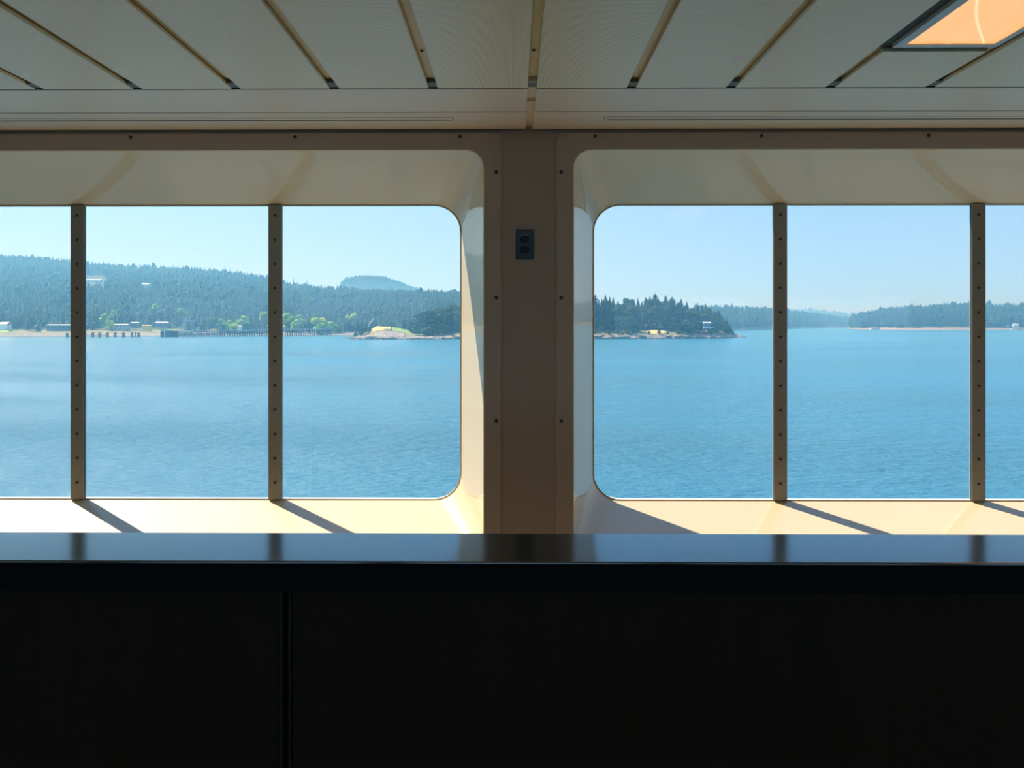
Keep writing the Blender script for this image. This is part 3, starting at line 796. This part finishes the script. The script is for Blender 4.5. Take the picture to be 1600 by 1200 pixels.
h1 = house('headland_house', 1104, 509, 745, 6.5, 6, 2.4, M_PALEROOF, M_DARKWALL, 'small dark house with a white balcony among the headland trees', 1.2)
MB().box(-4.2, 5.4, -5.5, -3.4, -1.8, -1.1).build('balcony', M_WHITE, h1)
MB().box(-3.4, 1.0, -4.6, -3.6, 3.0, 3.6).build('roof_edge', M_WHITE, h1)

# 4. shore beyond the headland, faraway shores, wooded shore on the right
mid = Land(shore=[(1080, 1500), (1140, 1600), (1180, 1800), (1250, 2300), (1330, 3000)], ridge_y=[(1080, 1800), (1180, 2150), (1250, 2700), (1330, 3400)],
           ridge_top=[(1080, 478), (1140, 479), (1175, 481), (1210, 482), (1240, 485), (1330, 497)], tree_h=16, back=900, prof=[(0, 0), (.05, .1), (.5, .7), (1, 1)], rough=2)
tag(mid.mesh('point_shore', 1080, 1330, 60, 16, M_GROUND), 'low wooded point beyond the headland', 'shore', kind='structure')
forest('point_forest', scatter(mid, 1085, 1328, 2000, 14, 24, .03, 1.02), 'blue-green forest on the low point beyond the headland')
far = Land(shore=[(1150, 4600), (1500, 4600)], ridge_y=[(1150, 5600), (1500, 5600)],
           ridge_top=[(1150, 486), (1225, 482), (1250, 482), (1290, 484), (1320, 488), (1345, 489), (1400, 492), (1500, 497)], tree_h=22, back=1200, prof=[(0, 0), (.5, .6), (1, 1)], rough=4)
tag(far.mesh('distant_shore', 1150, 1500, 60, 14, M_GROUND), 'faraway blue wooded shore across the strait', 'shore', kind='structure')
forest('distant_forest', scatter(far, 1155, 1495, 1600, 22, 34, .02, 1.02, (1.2, 1.8)), 'hazy blue forest on the faraway shore across the strait')
rgt = Land(shore=[(1325, 2100), (1345, 1900), (1400, 1750), (1480, 1700), (1600, 1750), (1800, 1700), (2300, 1600)],
           ridge_y=[(1325, 2250), (1400, 2150), (1480, 2150), (1800, 2100), (2300, 2000)],
           ridge_top=[(1325, 491), (1350, 488), (1370, 484), (1400, 480), (1425, 477), (1450, 476), (1480, 474), (1510, 472), (1560, 475), (1600, 475), (1800, 470), (2300, 465)],
           tree_h=19, back=700, prof=[(0, 0), (.02, .06), (.06, .10), (.5, .6), (1, 1)], rough=2, edge=[(1325, .5), (1345, 1), (2300, 1)])
tag(rgt.mesh('wooded_shore', 1325, 2300, 150, 24, M_GROUND), 'wooded shore with a pale beach on the right', 'shore', kind='structure')
forest('shore_forest', scatter(rgt, 1328, 1640, 3000, 15, 25, .10, 1.02) + scatter(rgt, 1640, 2300, 1500, 16, 26, .08, 1.02, (1.2, 1.8)), 'dense conifer forest behind the pale beach on the right shore')
for i in range(46):
    px = 1345 + 262 * ((i * .618034) % 1)
    con = random.random() < .65
    plant(rgt, px, random.uniform(.06, .12), random.choice(CON if con else DAR), random.uniform(13, 22), 'conifer_tree' if con else 'leafy_tree',
          'tall conifer at the front edge of the right shore forest' if con else 'pale leafy tree at the front edge of the right shore forest',
          'conifers fronting the right shore' if con else 'leafy trees fronting the right shore', 1.1)

# 5. leafy trees and houses along the left shore
def shore_tree(px, base_py, top_py, Y, me, label, name='leafy_tree', group=None, ws=1.0):
    p = W(px, base_py, Y); h = (base_py - top_py) / F * Y
    z = hill.z(px, Y) if Y > interp(px, hill.shore) else p.z
    o = inst(name, me, (p.x, Y, z - .5), (EYE + (CY - top_py) / F * Y) - z + .5, ws); tag(o, label, 'tree', group); return o
shore_tree(499, 514, 493, 945, YEL[0], 'round yellow-green tree behind the shore end of the pier', ws=1.25)
shore_tree(452, 515, 487, 955, LIM[0], 'tallest light green leafy tree beside the left window second divider', ws=.95)
shore_tree(470, 515, 490, 965, LIM[1], 'light green leafy tree between the tallest one and the yellow-green tree', ws=.9)
shore_tree(461, 515, 498, 945, LIM[1], 'small light green leafy tree in front of two taller ones by the pier', ws=1.1)
shore_tree(479, 515, 495, 975, DAR[0], 'dark leafy tree just left of the yellow-green tree')
shore_tree(514, 513, 501, 945, LIM[0], 'small light green tree right of the yellow-green tree', ws=1.2)
shore_tree(523, 513, 500, 950, YEL[1], 'narrow yellow-green tree at the shore end of the pier', ws=.8)
shore_tree(346, 515, 497, 930, LIM[0], 'light green tree behind the pier, left one of a pair', ws=1.2)
shore_tree(356, 515, 499, 935, LIM[1], 'light green tree behind the pier touching its left neighbour', ws=1.1)
shore_tree(377, 514, 492, 940, LIM[1], 'taller light green tree behind the middle of the pier', ws=1.1)
shore_tree(366, 514, 502, 925, YEL[1], 'small yellowish tree between the light green ones behind the pier', ws=1.2)
shore_tree(386, 514, 503, 925, DAR[1], 'low dark leafy tree left of the second window divider', ws=1.3)
shore_tree(166, 512, 488, 900, LIM[0], 'muted green tree above the row of pilings', ws=.9)
shore_tree(180, 512, 482, 960, LIM[1], 'tall muted green tree above the row of pilings', ws=.8)
shore_tree(172, 512, 498, 885, YEL[0], 'small bright tree at the foot of two muted green trees', ws=.9)
shore_tree(245, 500, 473, 1060, LIM[0], 'pale green tree on the slope above the dock gantry, left', ws=.9)
shore_tree(280, 500, 480, 1050, LIM[1], 'pale green tree on the slope right above the dock gantry', ws=1.1)
shore_tree(550, 500, 482, 1000, YEL[1], 'lone pale yellowish tree on the slope behind the islet', ws=.7)
shore_tree(411, 498, 484, 1040, YEL[0], 'small pale tree on the slope beside the second window divider', ws=.7)
for px, t, h in ((20, .045, 14), (34, .05, 16), (48, .05, 18), (60, .06, 16), (98, .08, 18), (128, .06, 16), (140, .06, 18), (152, .07, 17), (205, .09, 16), (225, .08, 17), (262, .07, 18), (300, .06, 16), (318, .05, 17), (330, .06, 16), (400, .04, 16), (425, .04, 15), (535, .03, 15), (545, .04, 17), (558, .04, 16), (572, .04, 17), (588, .04, 16)):
    plant(hill, px, t, random.choice(CON), h, 'conifer_tree', 'tall dark conifer low on the left shore, in front of the hillside forest', 'conifers along the left shore', 1.2)

house('cottage', 8, 509, 850, 9, 8, 1.6, M_PINKROOF, M_WHITE, 'small cottage with a pinkish roof at the left edge of the shore', 2.4)
house('boat_shed', 94, 515, 865, 26, 9, 4.8, M_PALEROOF, M_DARKWALL, 'long low dark building with a pale flat roof on the left shore', .9)
house('hilltop_house', 147, 440, YH1 + 4, 30, 9, 2.5, M_WHITE, M_PALEROOF, 'large pale house high on the wooded hillside', 2.0, ext=22)
house('hillside_house', 228, 446, YH2 + 4, 13, 7, 2.0, M_WHITE, M_PALEROOF, 'tiny white-roofed house among trees high on the hillside', 1.5, ext=22)
house('white_shed', 60, 511, 880, 5, 4, 1.2, M_WHITE, M_PALEROOF, 'tiny white shed in the trees of the left shore', .8)
house('dock_office', 188, 511, 890, 19, 7, 2.6, M_PALEROOF, M_CONC, 'low grey building behind the row of pilings', .8)
house('parked_truck_shelter', 212, 507, 900, 8, 6, 2.0, M_WHITE, M_DARKWALL, 'small white-roofed shelter behind the pilings', .7, cat='shelter')
house('yellow_shed', 230, 512, 885, 9, 5, 2.4, M_YELLOW, M_YELLOW, 'yellow shed on the bank behind the dock', .6)
house('green_roofed_hall', 254, 506, 905, 14, 6, 1.4, M_PALEROOF, M_DARKWALL, 'low hall with a thin pale roof left of the dock gantry', .8)
house('orange_hut', 375, 511, 912, 3.5, 3, 1.0, M_YELLOW, M_WHITE, 'tiny orange-roofed hut behind the middle of the pier', .7, cat='hut')
patch('bank_grass', hill, 248, 278, lambda u: .012, lambda u: .05, M_TURF, 'green grass bank left of the dock gantry', 'grass', 'stuff', 1.0)
patch('cottage_lawn', hill, -30, 16, lambda u: .008, lambda u: .035, M_TURF, 'green lawn in front of the pink-roofed cottage', 'grass', 'stuff', 1.0)

# pilings
def piling(px, top, Y=800, r=.9, n=1, lab=None, grp=None):
    m = MB(); p = W(px, top, Y)
    offs = [(0, 0)] if n == 1 else [(-.9, 0), (.9, 0), (0, 1.2)]
    for dx, dy in offs: m.tube((p.x + dx * 1.2, Y + dy, SEA - 2), (p.x + dx * .7, Y + dy, p.z), r * .75, r * .7)
    m.box(p.x - r * 1.7, p.x + r * 1.7, Y - r, Y + r * 2, p.z - .6, p.z)
    return tag(m.build('dock_piling', M_TIMBER), lab, 'piling', grp)
piling(105, 520.5, lab='lone dark piling cluster beside the first window divider', n=3)
for px in (145, 155.5, 168, 180, 193, 206, 211.5, 216.5):
    piling(px, 519.5, lab='dark mooring piling in the row left of the ferry dock', grp='row of pilings left of the dock', n=3 if px != 211.5 else 1, r=.8)
a = W(134, 523.2, 802); b = W(168, 523.2, 802)
tag(MB().box(a.x, b.x, 801, 803, a.z - .5, a.z).build('walkway', M_TIMBER), 'thin walkway linking the first pilings of the row', 'walkway')

# ferry dock fender wall and gantry
a = W(251.5, 516, 800); b = W(277, 516, 800)
fd = empty('fender_wall', ((a.x + b.x) / 2, 800, SEA)); tag(fd, 'dark purplish timber fender wall at the seaward end of the ferry dock', 'dock fender')
MB().box(a.x, b.x, 800, 803, SEA - 1, a.z - .8).build('timber_facing', M_TIMBERP, fd, loc=fd.location)
n = 14
for k in range(n):
    x = a.x + (b.x - a.x) * k / (n - 1); m = MB(); m.tube((x, 799.6, SEA - 2), (x, 799.6, a.z + .3 * math.sin(k * 2)), .38, .34, 6); m.build('pile', M_TIMBERP, fd, loc=fd.location)
x = WX(257, 799); m = MB(); m.tube((x, 799, SEA - 2), (x, 799, a.z), .4); m.build('white_pile', M_WHITE, fd, loc=fd.location)
x = WX(281, 797); tag(MB().tube((x, 797, SEA - 2), (x, 797, W(281, 515, 797).z), .7, .7).build('steel_pile', M_CONC), 'pale steel pile between the fender wall and the gantry', 'pile')
ga = W(294, 519, 806); gt = empty('dock_gantry', (ga.x, 806, ga.z)); tag(gt, 'pale blue-grey lifting gantry with two lattice towers over the ferry ramp', 'gantry')
ztop = W(294, 500.5, 806).z
for px0, px1 in ((285, 291), (299, 304.5)):
    xa, xb = WX(px0, 806), WX(px1, 806); xm = (xa + xb) / 2; m = MB()
    for yy in (804, 808):
        m.tube((xa, yy, ga.z - 3), (xm - .6, yy, ztop), .32, .26, 6); m.tube((xb, yy, ga.z - 3), (xm + .6, yy, ztop), .32, .26, 6)
        for q in range(4):
            t0, t1 = q / 4, (q + 1) / 4; zz0 = ga.z + (ztop - ga.z) * t0; zz1 = ga.z + (ztop - ga.z) * t1
            m.tube((xa + (xm - .6 - xa) * t0, yy, zz0), (xb + (xm + .6 - xb) * t1, yy, zz1), .12, .12, 5)
    m.build('lattice_tower', M_CONC, gt, loc=gt.location)
MB().box(WX(285, 806), WX(304.5, 806), 804.5, 807.5, ztop - .9, ztop).build('cross_beam', M_CONC, gt, loc=gt.location)
for px in (290, 295.5):
    x = WX(px, 806); MB().tube((x, 806, ztop), (x, 806, ztop + 3.0), .35, .5).build('floodlight', M_WHITE, gt, loc=gt.location)

# trestle pier running back to the shore
def pier():
    pa, pb = W(277, 517.5, 806), W(522, 517.0, 925); za = W(277, 519, 806).z
    d = Vector((pb.x - pa.x, pb.y - pa.y, 0)); L = d.length; d.normalize(); nrm = Vector((-d.y, d.x, 0))
    r = empty('trestle_pier', (pa.x, pa.y, SEA)); tag(r, 'long dark timber trestle pier running from the ferry dock back to the shore', 'pier')
    z0 = W(277, 518.5, 806).z; z1 = W(520, 513.5, 925).z
    def P(t, o, z): q = pa + d * (L * t) + nrm * o; return Vector((q.x, q.y, z))
    def slab(t0, t1, o0, o1, zz0, zz1, th, name, mat):
        m = MB(); m.loft([[P(t0, o0, zz0 - th), P(t0, o1, zz0 - th), P(t0, o1, zz0), P(t0, o0, zz0)], [P(t1, o0, zz1 - th), P(t1, o1, zz1 - th), P(t1, o1, zz1), P(t1, o0, zz1)]], cap=True)
        return m.build(name, mat, r, loc=r.location)
    slab(0, 1, -1, 5, z0, z1, .9, 'deck', M_TIMBER)
    slab(0, 1, -1.2, -1.0, z0 + 1.2, z1 + 1.2, .35, 'top_rail', M_CONC)
    slab(0, .55, -.9, -.6, z0 - 2.2, z0 + (z1 - z0) * .55 - 2.4, 1.6, 'longitudinal_beam', M_TIMBER)
    slab(.35, .98, -1.3, -1.0, z0 + (z1 - z0) * .35 - .05, z1, .55, 'kerb_beam', M_CONC)
    n = 64
    for k in range(n):
        t = .01 + .97 * k / (n - 1); z = z0 + (z1 - z0) * t - .8
        m = MB(); m.tube(P(t, -.8, SEA - 2), P(t, -.6, z), .42, .38, 6); m.tube(P(t, 4.6, SEA - 2), P(t, 4.4, z), .42, .38, 6)
        if k % 2: m.tube(P(t, -.8, SEA + .5), P(t, 4.4, z), .2, .2, 5)
        m.build('pile_bent', M_TIMBER, r, loc=r.location)
        m = MB(); m.tube(P(t, -1.1, z + .8), P(t, -1.1, z + 2.0), .1, .1, 5); m.build('rail_post', M_CONC, r, loc=r.location)
    return r
pier()

# boat and buildings on the right shore
p = W(1583, 514.5, 1690)
bt = empty('motor_boat', (p.x, 1690, SEA)); tag(bt, 'white motor boat moored off the beach at the right edge', 'boat')
m = MB(); L = []
for f, hw in ((-1, .9), (-.6, 1.5), (0, 1.7), (.5, 1.4), (.85, .6), (1, .05)):
    x = p.x + f * 6.5; sh = .5 * max(0, f) ** 2
    L.append([Vector((x, 1690 - hw * 1.1, SEA + 1.8 + sh)), Vector((x, 1690 - hw * .7, SEA - .2)), Vector((x, 1690 + hw * .7, SEA - .2)), Vector((x, 1690 + hw * 1.1, SEA + 1.8 + sh))])
m.loft(L, cap=True).build('hull', M_WHITE, bt, loc=bt.location)
MB().box(p.x - 3.5, p.x + 1.6, 1689, 1691, SEA + 1.7, SEA + 3.6, .3).build('cabin', M_WHITE, bt, loc=bt.location)
MB().box(p.x - 3.0, p.x + 1.7, 1688.9, 1691.1, SEA + 2.4, SEA + 3.1).build('cabin_window', M_DKGLASS, bt, loc=bt.location)
house('beach_house', 1586, 509, 1760, 12, 8, 3.0, M_PALEROOF, M_WHITE, 'small white house above the moored boat on the right shore', 1.5)
house('white_cabin', 1573, 510, 1765, 6, 6, 2.5, M_WHITE, M_PALEROOF, 'tiny pale cabin left of the white beach house', 1.2)
house('red_roofed_cabin', 1468, 513.5, 1722, 14, 6, 1.2, M_RED, M_WHITE, 'low cabin with a red roof on the pale beach, middle of the right shore', .9)
house('beach_pavilion', 1367, 513.5, 1830, 20, 6, 1.0, M_RED, M_WHITE, 'long low red-roofed pavilion at the left end of the right shore', .9)

# ---------------------------------------------------------------- render look
sc = bpy.context.scene
sc.view_settings.view_transform = 'Standard'; sc.view_settings.look = 'None'; sc.view_settings.gamma = 1; sc.view_settings.exposure = 0.3
sc.view_settings.use_curve_mapping = False
cy = sc.cycles
cy.use_denoising = True; cy.max_bounces = 9; cy.diffuse_bounces = 5; cy.glossy_bounces = 4; cy.transparent_max_bounces = 12; cy.volume_bounces = 0
cy.caustics_reflective = False; cy.caustics_refractive = False; cy.sample_clamp_indirect = 6
